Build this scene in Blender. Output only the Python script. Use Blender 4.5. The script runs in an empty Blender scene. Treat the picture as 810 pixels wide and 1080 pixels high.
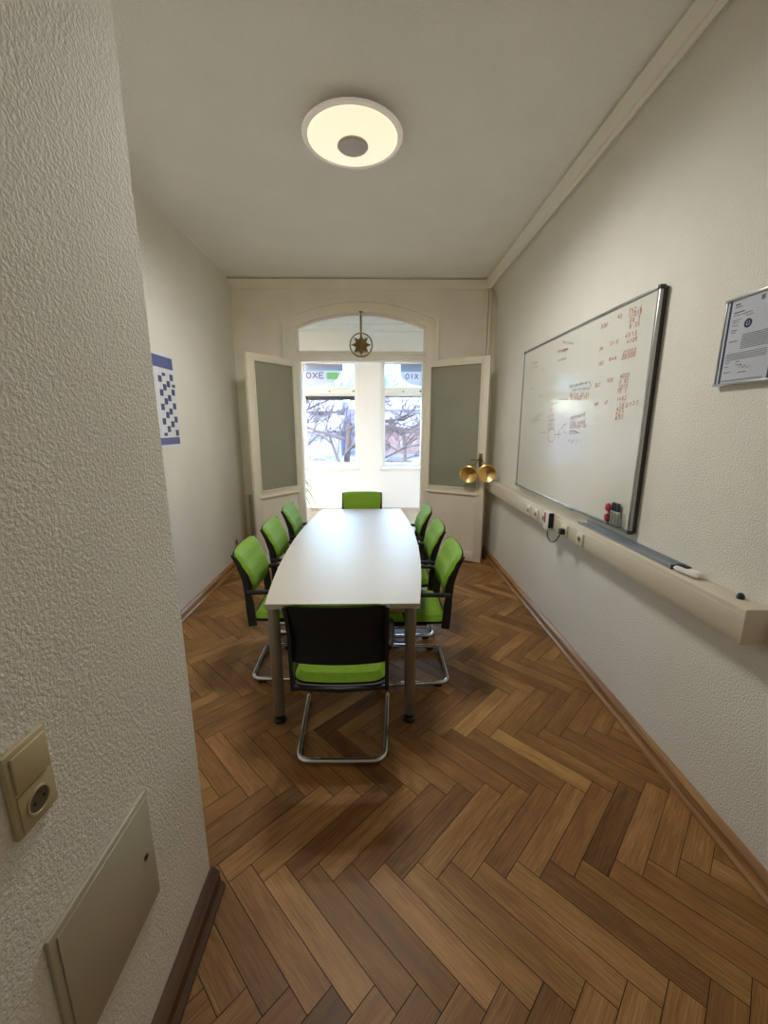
import bpy, bmesh, math, random
from mathutils import Vector, Matrix
PI = math.pi
sc = bpy.context.scene
COL = sc.collection
RX, LX, NX = 1.37, -1.68, -0.603          # right wall, left wall, near wall block face
YB, YF, YR, CZ = 5.05, 8.0, -1.3, 3.24     # partition, far veranda wall, wall behind, ceiling
YN = 1.155                                 # end of the near wall block
VL, VR, VZ = -2.1, 1.75, 3.42              # veranda sides, veranda ceiling

# ---------------------------------------------------------------- materials
def newmat(name):
    m = bpy.data.materials.new(name); m.use_nodes = True
    nt = m.node_tree; nt.nodes.clear()
    out = nt.nodes.new('ShaderNodeOutputMaterial')
    p = nt.nodes.new('ShaderNodeBsdfPrincipled')
    nt.links.new(p.outputs[0], out.inputs[0])
    return m, nt, p
def lin(c):
    return tuple((v/255/12.92 if v <= 10 else ((v/255+.055)/1.055)**2.4) for v in c)
def mat(name, c, rough=.5, metal=0, bump=None, var=0, spec=.5, coat=0, alpha=None, emit=None):
    m, nt, p = newmat(name)
    c = lin(c)
    p.inputs['Base Color'].default_value = (*c, 1)
    p.inputs['Roughness'].default_value = rough
    p.inputs['Metallic'].default_value = metal
    p.inputs['Specular IOR Level'].default_value = spec
    p.inputs['Coat Weight'].default_value = coat
    if emit:
        p.inputs['Emission Color'].default_value = (*emit[0], 1)
        p.inputs['Emission Strength'].default_value = emit[1]
    N = nt.nodes.new
    if bump or var:
        tc = N('ShaderNodeTexCoord')
    if bump:
        sc_, st, dist = bump[:3]
        n = N('ShaderNodeTexNoise'); n.inputs['Scale'].default_value = sc_
        n.inputs['Detail'].default_value = 3; n.inputs['Roughness'].default_value = .55
        nt.links.new(tc.outputs['Object'], n.inputs['Vector'])
        b = N('ShaderNodeBump'); b.inputs['Strength'].default_value = st; b.inputs['Distance'].default_value = dist
        nt.links.new(n.outputs[0], b.inputs['Height']); nt.links.new(b.outputs[0], p.inputs['Normal'])
    if var:
        n2 = N('ShaderNodeTexNoise'); n2.inputs['Scale'].default_value = 3.0; n2.inputs['Detail'].default_value = 4
        nt.links.new(tc.outputs['Object'], n2.inputs['Vector'])
        r = N('ShaderNodeMapRange'); r.inputs[1].default_value = .3; r.inputs[2].default_value = .7
        r.inputs[3].default_value = 1-var; r.inputs[4].default_value = 1+var
        nt.links.new(n2.outputs[0], r.inputs[0])
        mx = N('ShaderNodeMix'); mx.data_type = 'RGBA'; mx.blend_type = 'MULTIPLY'; mx.inputs[0].default_value = 1
        mx.inputs[6].default_value = (*c, 1)
        nt.links.new(r.outputs[0], mx.inputs[7]); nt.links.new(mx.outputs[2], p.inputs['Base Color'])
    return m
def glass(name, tint=(1, 1, 1), gloss_rough=0.0, diff=None, dw=0):
    m = bpy.data.materials.new(name); m.use_nodes = True
    nt = m.node_tree; nt.nodes.clear(); N = nt.nodes.new
    out = N('ShaderNodeOutputMaterial'); tr = N('ShaderNodeBsdfTransparent'); gl = N('ShaderNodeBsdfGlossy')
    tr.inputs[0].default_value = (*tint, 1); gl.inputs['Roughness'].default_value = gloss_rough
    fr = N('ShaderNodeFresnel'); ge = N('ShaderNodeNewGeometry'); mr = N('ShaderNodeMapRange')
    mr.inputs[3].default_value = 1.5; mr.inputs[4].default_value = 1/1.5      # same reflectance on both faces of a pane
    nt.links.new(ge.outputs['Backfacing'], mr.inputs[0]); nt.links.new(mr.outputs[0], fr.inputs[0])
    mx = N('ShaderNodeMixShader')
    nt.links.new(fr.outputs[0], mx.inputs[0]); nt.links.new(gl.outputs[0], mx.inputs[2])
    if diff:
        d = N('ShaderNodeBsdfTranslucent'); d.inputs[0].default_value = (*lin(diff), 1)
        d2 = N('ShaderNodeBsdfDiffuse'); d2.inputs[0].default_value = (*lin(diff), 1)
        a = N('ShaderNodeMixShader'); a.inputs[0].default_value = .5
        nt.links.new(d.outputs[0], a.inputs[1]); nt.links.new(d2.outputs[0], a.inputs[2])
        b = N('ShaderNodeMixShader'); b.inputs[0].default_value = dw
        nt.links.new(tr.outputs[0], b.inputs[1]); nt.links.new(a.outputs[0], b.inputs[2])
        nt.links.new(b.outputs[0], mx.inputs[1])
    else:
        nt.links.new(tr.outputs[0], mx.inputs[1])
    nt.links.new(mx.outputs[0], out.inputs[0])
    return m
def parquet_mat(name, dark, mid, light):
    m, nt, p = newmat(name); N = nt.nodes.new; L = nt.links.new
    at = N('ShaderNodeAttribute'); at.attribute_name = 'plank'
    sep = N('ShaderNodeSeparateColor'); L(at.outputs['Color'], sep.inputs[0])
    uv = N('ShaderNodeUVMap'); uv.uv_map = 'UVMap'
    mp = N('ShaderNodeVectorMath'); mp.operation = 'MULTIPLY'; mp.inputs[1].default_value = (9, 210, 1)
    L(uv.outputs[0], mp.inputs[0])
    ad = N('ShaderNodeVectorMath'); ad.operation = 'ADD'; L(mp.outputs[0], ad.inputs[0])
    sc2 = N('ShaderNodeVectorMath'); sc2.operation = 'SCALE'; sc2.inputs['Scale'].default_value = 57
    L(at.outputs['Color'], sc2.inputs[0]); L(sc2.outputs[0], ad.inputs[1])
    gr = N('ShaderNodeTexNoise'); gr.inputs['Scale'].default_value = 1; gr.inputs['Detail'].default_value = 5
    gr.inputs['Roughness'].default_value = .62; gr.inputs['Distortion'].default_value = .6
    L(ad.outputs[0], gr.inputs['Vector'])
    mp2 = N('ShaderNodeVectorMath'); mp2.operation = 'MULTIPLY'; mp2.inputs[1].default_value = (3, 16, 1)
    L(uv.outputs[0], mp2.inputs[0])
    ad2 = N('ShaderNodeVectorMath'); ad2.operation = 'ADD'; L(mp2.outputs[0], ad2.inputs[0]); L(sc2.outputs[0], ad2.inputs[1])
    bl = N('ShaderNodeTexNoise'); bl.inputs['Scale'].default_value = 1; bl.inputs['Detail'].default_value = 2
    L(ad2.outputs[0], bl.inputs['Vector'])
    # tone = plank*0.55 + grain*.3 + blotch*.15
    def ma(op, a, b):
        n = N('ShaderNodeMath'); n.operation = op
        for i, v in enumerate((a, b)):
            if isinstance(v, (int, float)): n.inputs[i].default_value = v
            else: L(v, n.inputs[i])
        return n.outputs[0]
    t = ma('ADD', ma('MULTIPLY', sep.outputs[0], .5), ma('ADD', ma('MULTIPLY', ma('SUBTRACT', gr.outputs[0], .5), .9), ma('MULTIPLY', bl.outputs[0], .5)))
    cr = N('ShaderNodeValToRGB'); L(t, cr.inputs[0])
    e = cr.color_ramp.elements
    e[0].position = .05; e[0].color = (*lin(dark), 1)
    e[1].position = .95; e[1].color = (*lin(light), 1)
    mm = e.new(.5); mm.color = (*lin(mid), 1)
    hs = N('ShaderNodeHueSaturation'); L(cr.outputs[0], hs.inputs['Color'])
    L(ma('ADD', ma('MULTIPLY', sep.outputs[1], .008), .496), hs.inputs['Hue'])
    L(hs.outputs[0], p.inputs['Base Color'])
    p.inputs['Roughness'].default_value = .42
    rr = N('ShaderNodeMapRange'); rr.inputs[3].default_value = .34; rr.inputs[4].default_value = .55
    L(gr.outputs[0], rr.inputs[0]); L(rr.outputs[0], p.inputs['Roughness'])
    p.inputs['Specular IOR Level'].default_value = .28
    b = N('ShaderNodeBump'); b.inputs['Strength'].default_value = .25; b.inputs['Distance'].default_value = .001
    L(gr.outputs[0], b.inputs['Height']); L(b.outputs[0], p.inputs['Normal'])
    return m
def wood_mat(name, a, b_, axis_scale, rough=.4):
    m, nt, p = newmat(name); N = nt.nodes.new; L = nt.links.new
    tc = N('ShaderNodeTexCoord'); mp = N('ShaderNodeMapping'); mp.inputs['Scale'].default_value = axis_scale
    L(tc.outputs['Object'], mp.inputs[0])
    n = N('ShaderNodeTexNoise'); n.inputs['Scale'].default_value = 1; n.inputs['Detail'].default_value = 5
    L(mp.outputs[0], n.inputs['Vector'])
    cr = N('ShaderNodeValToRGB'); L(n.outputs[0], cr.inputs[0])
    cr.color_ramp.elements[0].position = .3; cr.color_ramp.elements[0].color = (*lin(a), 1)
    cr.color_ramp.elements[1].position = .7; cr.color_ramp.elements[1].color = (*lin(b_), 1)
    L(cr.outputs[0], p.inputs['Base Color']); p.inputs['Roughness'].default_value = rough
    return m

PAINT = (230, 226, 216)
m_wall = mat('woodchip_wallpaper', PAINT, .75, bump=(135, .85, .0055), var=.02, spec=.3)
m_ceil = mat('textured_ceiling_paint', (245, 244, 239), .8, bump=(110, 1.0, .007), var=.02, spec=.25)
m_wood_white = mat('old_ivory_gloss_paint', (226, 217, 197), .42, bump=(14, .15, .003), var=.03)
m_part = mat('aged_cream_paint', (238, 232, 218), .55, bump=(30, .2, .002), var=.04)
m_trim = mat('cornice_paint', (238, 233, 220), .5, var=.03)
m_ver = mat('veranda_white_paint', (228, 228, 226), .75, bump=(60, .3, .003), spec=.3)
m_winframe = mat('white_window_paint', (232, 232, 228), .4)
m_parq = parquet_mat('oak_parquet', (82, 53, 27), (140, 99, 55), (194, 150, 94))
m_gap = mat('dark_plank_gap', (38, 26, 16), .9)
m_verfl = wood_mat('veranda_floor_wood', (168, 148, 118), (196, 178, 148), (6, 60, 6))
m_base = wood_mat('oak_baseboard_wood', (132, 94, 56), (182, 138, 90), (60, 3, 60))
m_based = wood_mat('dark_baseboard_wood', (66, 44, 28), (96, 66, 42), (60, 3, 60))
m_table = mat('pale_maple_laminate', (206, 198, 186), .40, var=.015, spec=.42)
m_tedge = mat('table_edge_band', (176, 168, 152), .5)
m_silver = mat('satin_silver_metal', (150, 148, 142), .38, .85)
m_chrome = mat('polished_chrome', (205, 205, 205), .12, 1)
m_black = mat('black_plastic', (22, 22, 24), .45)
m_mesh = mat('black_net_fabric', (16, 16, 18), .85, bump=(400, .5, .002))
def fabric():
    m, nt, p = newmat('lime_green_fabric'); N = nt.nodes.new; L = nt.links.new
    tc = N('ShaderNodeTexCoord'); n = N('ShaderNodeTexNoise'); n.inputs['Scale'].default_value = 260; n.inputs['Detail'].default_value = 2
    L(tc.outputs['Object'], n.inputs['Vector'])
    cr = N('ShaderNodeValToRGB'); cr.color_ramp.elements[0].color = (*lin((98, 136, 22)), 1); cr.color_ramp.elements[1].color = (*lin((140, 178, 50)), 1)
    cr.color_ramp.elements[0].position = .3; cr.color_ramp.elements[1].position = .7
    L(n.outputs[0], cr.inputs[0]); L(cr.outputs[0], p.inputs['Base Color'])
    p.inputs['Roughness'].default_value = .7; p.inputs['Specular IOR Level'].default_value = .25
    b = N('ShaderNodeBump'); b.inputs['Strength'].default_value = .3; b.inputs['Distance'].default_value = .001
    L(n.outputs[0], b.inputs['Height']); L(b.outputs[0], p.inputs['Normal'])
    return m
m_green = fabric()
m_board = mat('enamel_whiteboard', (214, 213, 204), .16, spec=.5)
m_alu = mat('brushed_aluminium', (172, 172, 170), .35, .9)
m_grey = mat('grey_aluminium_tray', (160, 164, 168), .4, .6)
m_dgrey = mat('dark_grey_plastic', (60, 60, 62), .5)
m_duct = mat('cream_plastic_duct', (214, 204, 184), .45)
m_cream = mat('cream_socket_plastic', (222, 214, 192), .4)
m_sw = mat('aged_beige_plastic', (186, 172, 136), .4)
m_panel = mat('painted_metal_panel', (178, 170, 148), .45, bump=(120, .1, .001))
m_hole = mat('dark_recess', (25, 22, 18), .8)
m_brass = mat('polished_brass', (240, 204, 132), .3, 1)
m_abrass = mat('aged_brass', (128, 108, 66), .4, .8)
m_paper = mat('white_paper', (222, 222, 226), .6)
m_cblue = mat('calendar_blue_ink', (92, 98, 150), .6)
m_cblue2 = mat('calendar_dark_ink', (72, 74, 110), .6)
m_cgrey = mat('calendar_grid_ink', (196, 198, 212), .6)
m_cert = mat('certificate_paper', (190, 194, 204), .3)
m_navy = mat('navy_print', (38, 46, 78), .4)
m_ink = mat('grey_print', (92, 94, 102), .6)
m_red = mat('red_marker_ink', (196, 116, 100), .5)
m_redp = mat('red_plastic', (170, 30, 52), .4)
m_blk = mat('black_marker_ink', (112, 112, 110), .5)
m_blu = mat('blue_marker_ink', (100, 110, 165), .5)
m_grn = mat('green_marker_ink', (120, 150, 112), .5)
m_white = mat('white_plastic', (228, 226, 220), .4)
m_acr = glass('clear_acrylic', (.86, .88, .87))
m_glass = glass('window_glass', (.93, .95, .95))
m_dglass = glass('door_glass', (.80, .82, .78), .0, (200, 200, 184), .40)
m_sign = glass('white_film', (.7, .68, .68), .1, (250, 240, 238), .85)
m_signgrey = glass('grey_film', (.5, .5, .55), .1, (196, 196, 204), .9)
m_signgreen = glass('green_film', (.5, .8, .5), .1, (190, 240, 170), .85)
m_signtxt = mat('film_lettering', (140, 120, 135), .6)
m_bglass = glass('sky_tinted_patterned_glass', (.30, .47, .58), .1, (200, 228, 240), .12)  # tint put into the upper panes dims the sky and turns it blue
m_leaf = mat('plant_leaf_green', (74, 110, 44), .5)
m_pot = mat('terracotta_pot', (168, 110, 82), .7)
m_soil = mat('potting_soil', (50, 38, 28), .9)
m_bark = mat('bare_tree_bark', (32, 27, 32), .9)
m_snow = mat('wet_asphalt_with_snow_patches', (58, 64, 84), .9, var=.2)
m_roof = mat('snowy_roof', (92, 96, 110), .9)
m_h1 = mat('grey_blue_facade', (46, 54, 84), .9)
m_h2 = mat('brown_facade', (60, 52, 60), .9)
m_h3 = mat('pale_facade', (62, 70, 98), .9)
m_pane = mat('dark_window_pane', (40, 46, 66), .2)
m_car1 = mat('blue_car_paint', (52, 72, 130), .3)
m_car2 = mat('light_car_paint', (130, 138, 160), .3)
m_tyre = mat('tyre_rubber', (18, 18, 20), .8)
m_blind = mat('dark_blind_box', (66, 62, 78), .6)

# ---------------------------------------------------------------- mesh tools
class B:
    def __init__(s): s.bm = bmesh.new()
    def box(s, x0, y0, z0, x1, y1, z1, bev=0, seg=2):
        r = bmesh.ops.create_cube(s.bm, size=1)
        vs = r['verts']
        bmesh.ops.scale(s.bm, vec=(abs(x1-x0), abs(y1-y0), abs(z1-z0)), verts=vs)
        bmesh.ops.translate(s.bm, vec=((x0+x1)/2, (y0+y1)/2, (z0+z1)/2), verts=vs)
        if bev:
            es = list({e for v in vs for e in v.link_edges})
            bmesh.ops.bevel(s.bm, geom=es, offset=bev, segments=seg, profile=.5, affect='EDGES')
        return s
    def tube(s, pts, r, n=12, closed=False, cap=True):
        pts = [Vector(p) for p in pts]; N = len(pts)
        rs = r if isinstance(r, (list, tuple)) else [r]*N
        rings = []; up = None
        for i, p in enumerate(pts):
            a = pts[i-1] if (i > 0 or closed) else p
            b = pts[(i+1) % N] if (i < N-1 or closed) else p
            t = (b-a).normalized()
            if up is None:
                up = t.orthogonal().normalized()
            else:
                up = (up - t*up.dot(t))
                if up.length < 1e-5: up = t.orthogonal()
                up.normalize()
            w = t.cross(up)
            rings.append([s.bm.verts.new(p + (up*math.cos(2*PI*k/n)+w*math.sin(2*PI*k/n))*rs[i]) for k in range(n)])
        M_ = N if closed else N-1
        for i in range(M_):
            A, Bn = rings[i], rings[(i+1) % N]
            for k in range(n):
                s.bm.faces.new((A[k], A[(k+1) % n], Bn[(k+1) % n], Bn[k]))
        if cap and not closed:
            s.bm.faces.new(rings[0][::-1]); s.bm.faces.new(rings[-1])
        return s
    def lathe(s, prof, c=(0, 0, 0), axis='Z', n=32, close=True, mtx=None):
        rings = []; c = Vector(c)
        for (r, h) in prof:
            ring = []
            for k in range(n):
                a = 2*PI*k/n
                x, y = r*math.cos(a), r*math.sin(a)
                p = Vector((x, y, h)) if axis == 'Z' else (Vector((h, x, y)) if axis == 'X' else Vector((x, h, y)))
                if mtx: p = mtx @ p
                ring.append(s.bm.verts.new(c+p))
            rings.append(ring)
        for i in range(len(rings)-1):
            A, Bn = rings[i], rings[i+1]
            for k in range(n):
                s.bm.faces.new((A[k], A[(k+1) % n], Bn[(k+1) % n], Bn[k]))
        if close:
            if prof[0][0] > 1e-6: s.bm.faces.new(rings[0][::-1])
            if prof[-1][0] > 1e-6: s.bm.faces.new(rings[-1])
        return s
    def prism(s, poly, plane, d0, d1):
        def P(u, v, d):
            return {'XZ': (u, d, v), 'YZ': (d, u, v), 'XY': (u, v, d)}[plane]
        a = [s.bm.verts.new(P(u, v, d0)) for u, v in poly]
        b = [s.bm.verts.new(P(u, v, d1)) for u, v in poly]
        n = len(poly)
        for q in (s.bm.faces.new(a[::-1]), s.bm.faces.new(b)):
            q.normal_update()
            if n > 4: bmesh.ops.triangulate(s.bm, faces=[q])
        for i in range(n):
            s.bm.faces.new((a[i], a[(i+1) % n], b[(i+1) % n], b[i]))
        return s
    def strip(s, A, Bp, plane, d0, d1, closed=False):
        """band between two matching outlines, extruded"""
        n = len(A); m = n if closed else n-1
        for i in range(m):
            j = (i+1) % n
            s.prism([A[i], A[j], Bp[j], Bp[i]], plane, d0, d1)
        bmesh.ops.remove_doubles(s.bm, verts=s.bm.verts, dist=1e-5)
        # drop inner walls between neighbouring segments (edges shared by more than two faces)
        s.bm.edges.ensure_lookup_table()
        dead = [f for f in s.bm.faces if sum(len(e.link_faces) > 2 for e in f.edges) == len(f.edges)]
        if dead: bmesh.ops.delete(s.bm, geom=dead, context='FACES_ONLY')
        return s
    def pad(s, fn, tf, tb, nu=14, nv=14, k=6):
        """closed cushion: fn(u,v)->(point, normal)"""
        F = {}; Bk = {}
        for i in range(nu+1):
            for j in range(nv+1):
                u = -1+2*i/nu; v = -1+2*j/nv
                p, nrm = fn(u, v)
                d = max(abs(u), abs(v)); h = (max(0, 1-d**k))**.5
                if i in (0, nu) or j in (0, nv):
                    F[i, j] = Bk[i, j] = s.bm.verts.new(p)
                else:
                    F[i, j] = s.bm.verts.new(p+nrm*tf*h); Bk[i, j] = s.bm.verts.new(p-nrm*tb*h)
        for i in range(nu):
            for j in range(nv):
                s.bm.faces.new((F[i, j], F[i+1, j], F[i+1, j+1], F[i, j+1]))
                s.bm.faces.new((Bk[i, j], Bk[i, j+1], Bk[i+1, j+1], Bk[i+1, j]))
        return s
    def build(s, name, m, parent=None, smooth=True, ang=32):
        bm = s.bm
        bmesh.ops.recalc_face_normals(bm, faces=bm.faces)
        if smooth:
            for f in bm.faces: f.smooth = True
            ca = math.radians(ang)
            for e in bm.edges:
                if len(e.link_faces) == 2:
                    e.smooth = e.calc_face_angle(0) < ca
        me = bpy.data.meshes.new(name); bm.to_mesh(me); bm.free()
        me.materials.append(m)
        o = bpy.data.objects.new(name, me); COL.objects.link(o)
        if parent: o.parent = parent
        return o
def tag(o, label=None, cat=None, group=None, kind=None):
    if label: o['label'] = label
    if cat: o['category'] = cat
    if group: o['group'] = group
    if kind: o['kind'] = kind
    return o
def thing(name, label, cat, loc=(0, 0, 0), rz=0, group=None):
    o = bpy.data.objects.new(name, None); COL.objects.link(o)
    o.empty_display_size = .1
    o.location = loc; o.rotation_euler = (0, 0, rz)
    return tag(o, label, cat, group)
def struct(o): o['kind'] = 'structure'; return o
def sthing(name, loc=(0, 0, 0), rz=0):
    o = bpy.data.objects.new(name, None); COL.objects.link(o)
    o.location = loc; o.rotation_euler = (0, 0, rz); o['kind'] = 'structure'; return o
def copy_tree(o, parent=None):
    c = o.copy(); COL.objects.link(c); c.parent = parent
    for ch in [x for x in COL.objects if x.parent == o]: copy_tree(ch, c)
    return c
def fillet(pts, r, n=6):
    pts = [Vector(p) for p in pts]; out = [pts[0]]
    rs = r if isinstance(r, (list, tuple)) else [r]*len(pts)
    for i in range(1, len(pts)-1):
        a, b, c = pts[i-1], pts[i], pts[i+1]
        R = min(rs[i], (a-b).length*.49, (c-b).length*.49)
        p0 = b+(a-b).normalized()*R; p1 = b+(c-b).normalized()*R
        for k in range(n+1):
            t = k/n; out.append(p0*(1-t)**2+b*2*t*(1-t)+p1*t*t)
    out.append(pts[-1]); return out

# ---------------------------------------------------------------- floor: oak herringbone, planks in one mesh
random.seed(7)
def herringbone():
    bm = bmesh.new(); uvl = bm.loops.layers.uv.new('UVMap')
    cl = bm.loops.layers.float_color.new('plank')
    L_, w = .488, .08945
    a = Vector((1, -1, 0)).normalized(); b = Vector((1, 1, 0)).normalized()
    O = Vector((-.55, 1.168, 0)); g = .0011
    def P(s, t, z=0): return O + a*s + b*t + Vector((0, 0, z))
    def plank(s0, t0, s1, t1, horiz):
        c = P((s0+s1)/2, (t0+t1)/2)
        if not (LX-.4 < c.x < RX+.4 and YR-.4 < c.y < YB+.5): return
        tone = min(1, max(0, random.gauss(.5, .20)))
        col = (tone, random.random(), random.random(), 1)
        inn = [(s0+g, t0+g), (s1-g, t0+g), (s1-g, t1-g), (s0+g, t1-g)]
        outr = [(s0, t0), (s1, t0), (s1, t1), (s0, t1)]
        vi = [bm.verts.new(P(*q)) for q in inn]; vo = [bm.verts.new(P(*q, -.003)) for q in outr]
        fs = [bm.faces.new(vi)]; fs += [bm.faces.new((vo[i], vo[(i+1) % 4], vi[(i+1) % 4], vi[i])) for i in range(4)]
        for k, f in enumerate(fs):
            if k: f.material_index = 1
            for lp in f.loops:
                d = lp.vert.co - O; s, t = d.dot(a), d.dot(b)
                lp[uvl].uv = (s-s0, t-t0) if horiz else (t-t0, s-s0)
                lp[cl] = col
    for m in range(-12, 13):
        for k in range(-45, 46):
            sx, tx = m*L_, -m*L_
            plank(k*w+sx, k*w+tx, k*w+L_+sx, k*w+w+tx, True)
            plank(k*w-w+sx, k*w+tx, k*w+sx, k*w+L_+tx, False)
    for co, no in (((LX-.01, 0, 0), (-1, 0, 0)), ((RX+.01, 0, 0), (1, 0, 0)), ((0, YR-.01, 0), (0, -1, 0)), ((0, YB+.06, 0), (0, 1, 0))):
        bmesh.ops.bisect_plane(bm, geom=bm.verts[:]+bm.edges[:]+bm.faces[:], plane_co=co, plane_no=no, clear_outer=True)
    # subfloor slab below the planks
    r = bmesh.ops.create_cube(bm, size=1)
    bmesh.ops.scale(bm, vec=(RX-LX+.02, YB-YR+.07, .1), verts=r['verts'])
    bmesh.ops.translate(bm, vec=((RX+LX)/2, (YB+.06+YR-.01)/2, -.0535), verts=r['verts'])
    for f in {f for v in r['verts'] for f in v.link_faces}: f.material_index = 1
    me = bpy.data.meshes.new('floor'); bm.to_mesh(me); bm.free()
    me.materials.append(m_parq); me.materials.append(m_gap)
    o = bpy.data.objects.new('floor', me); COL.objects.link(o); return struct(o)
herringbone()
struct(B().box(VL-.02, YB+.06, -.10, VR+.02, YF+.02, 0).build('floor', m_verfl))
# ---------------------------------------------------------------- room shell
struct(B().box(LX-.2, YR-.15, CZ, RX+.2, YB, CZ+.15).build('ceiling', m_ceil))
struct(B().box(LX-.2, YN-.05, -.1, LX, YB, CZ).build('wall_left', m_wall))
nw = B(); nw.box(LX-.2, YR, -.1, NX, YN, CZ, .004, 1); struct(nw.build('wall_near_left', m_wall))
# right wall with the coved top under the cornice
cove = [(RX+.2, -.1), (RX, -.1), (RX, 2.92)]
for k in range(1, 11):
    t = k/10*PI/2; cove.append((RX-.105*(1-math.cos(t)), 2.92+.25*math.sin(t)))
cove += [(RX-.105, CZ), (RX+.2, CZ)]
struct(B().prism(cove, 'XZ', YR, YB).build('wall_right', m_wall))
struct(B().box(LX-.2, YR-.15, -.1, RX+.2, YR, CZ).build('wall_back', m_wall))
# partition to the veranda with arched doorway
OX0, OX1 = -.960, .560; OC = (OX0+OX1)/2; HW = (OX1-OX0)/2; SP = 2.735; RISE = .155
RAD = (HW*HW+RISE*RISE)/(2*RISE)
def arch(off=0, n=24):
    pts = []; R = RAD+off; cz = SP+RISE-RAD; h = HW+off
    a0 = math.asin(h/R)
    for k in range(n+1):
        a = -a0+2*a0*k/n; pts.append((OC+R*math.sin(a), cz+R*math.cos(a)))
    return pts
ar = arch()
outl = [(LX-.2, -.05), (LX-.2, CZ), (RX+.2, CZ), (RX+.2, -.05), (OX1, -.05)] + ar[::-1] + [(OX0, -.05)]
bmp = B().prism(outl, 'XZ', YB, YB+.14)
struct(bmp.build('wall_veranda_side', m_part, smooth=False))
# casing round the arch
def outline(off): return [(OX0-off, 0)] + arch(off) + [(OX1+off, 0)]
cs = B().strip(outline(0), outline(.135), 'XZ', YB-.018, YB)
struct(cs.build('trim_1', m_part, smooth=True, ang=20))
cs = B().strip(outline(.105), outline(.145), 'XZ', YB-.045, YB-.0185)
cs.strip(outline(.055), outline(.068), 'XZ', YB-.026, YB-.0185)
cs.strip(outline(.004), outline(.02), 'XZ', YB-.028, YB-.0185)
struct(cs.build('trim_1', m_part, smooth=True, ang=20))
# crown mouldings
prof = [(RX-.100, 3.128), (RX-.110, 3.128), (RX-.122, 3.136), (RX-.122, 3.142), (RX-.112, 3.146), (RX-.124, 3.152), (RX-.126, 3.160), (RX-.114, 3.165), (RX-.116, 3.172), (RX-.146, 3.222), (RX-.146, 3.226), (RX-.100, 3.226)]
struct(B().prism(prof, 'XZ', YR+.005, YB-.066).build('trim_2', m_trim))
prof = [(YB, 3.135), (YB-.02, 3.135), (YB-.026, 3.15), (YB-.03, 3.155), (YB-.062, 3.180), (YB-.062, 3.224), (YB, 3.224)]
bb = B().prism(prof, 'YZ', LX+.002, RX-.106); struct(bb.build('trim_3', m_part))
# slim strip in the right back corner
struct(B().box(1.232, YB-.03, .02, 1.262, YB, 3.13, .004).box(1.27, YB-.045, .02, 1.30, YB, 3.13, .004).build('trim_4', m_part))
# baseboards
def bbprof(s, x):     # s=+1: board stands towards -x
    return [(x, 0), (x-s*.034, 0), (x-s*.034, .016), (x-s*.024, .028), (x-s*.021, .060), (x-s*.024, .066), (x-s*.016, .080), (x-s*.006, .090), (x, .090)]
struct(B().prism(bbprof(1, RX), 'XZ', YR+.005, YB-.005).build('baseboard_right', m_base))
struct(B().prism(bbprof(-1, LX), 'XZ', YN+.005, YB-.005).build('baseboard_left', m_base))
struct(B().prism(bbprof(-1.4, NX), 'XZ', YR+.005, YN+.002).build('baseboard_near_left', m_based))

# ---------------------------------------------------------------- veranda
struct(B().box(VL-.2, YB+.14, VZ, VR+.2, YF+.25, VZ+.15).build('ceiling', m_ver))
struct(B().box(VL-.2, YB+.14, CZ, VR+.2, YB+.2, VZ).build('wall_veranda_lintel', m_ver))
def wall_with_holes(name, plane, u0, u1, z0, z1, holes, d0, d1, m):
    """wall made of strips around rectangular holes (u0,u1,z0,z1)"""
    w = B(); us = sorted({u0, u1} | {h[0] for h in holes} | {h[1] for h in holes})
    for a, b in zip(us, us[1:]):
        hs = [h for h in holes if h[0] <= a+1e-6 and h[1] >= b-1e-6]
        segs = [(z0, z1)]
        if hs: segs = [(z0, hs[0][2]), (hs[0][3], z1)]
        for s0, s1 in segs:
            w.prism([(a, s0), (b, s0), (b, s1), (a, s1)], plane, d0, d1)
    bmesh.ops.remove_doubles(w.bm, verts=w.bm.verts, dist=1e-5)
    return struct(w.build(name, m, smooth=False))
W1 = (-1.45, -.395, .845, 2.785); W2 = (.075, .875, .845, 2.785)
wall_with_holes('wall_far', 'XZ', VL-.2, VR+.2, -.1, VZ, [W1, W2], YF, YF+.25, m_ver)
wall_with_holes('wall_veranda_left', 'YZ', YB+.14, YF, -.1, VZ, [], VL-.2, VL, m_ver)
wall_with_holes('wall_veranda_right', 'YZ', YB+.14, YF, -.1, VZ, [], VR, VR+.2, m_ver)
struct(B().prism([(YF, VZ), (YF, 3.30), (YF-.03, 3.30), (YF-.03, 3.33), (YF-.09, VZ-.02), (YF-.09, VZ)], 'YZ', VL, VR).build('trim_5', m_ver))
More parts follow.
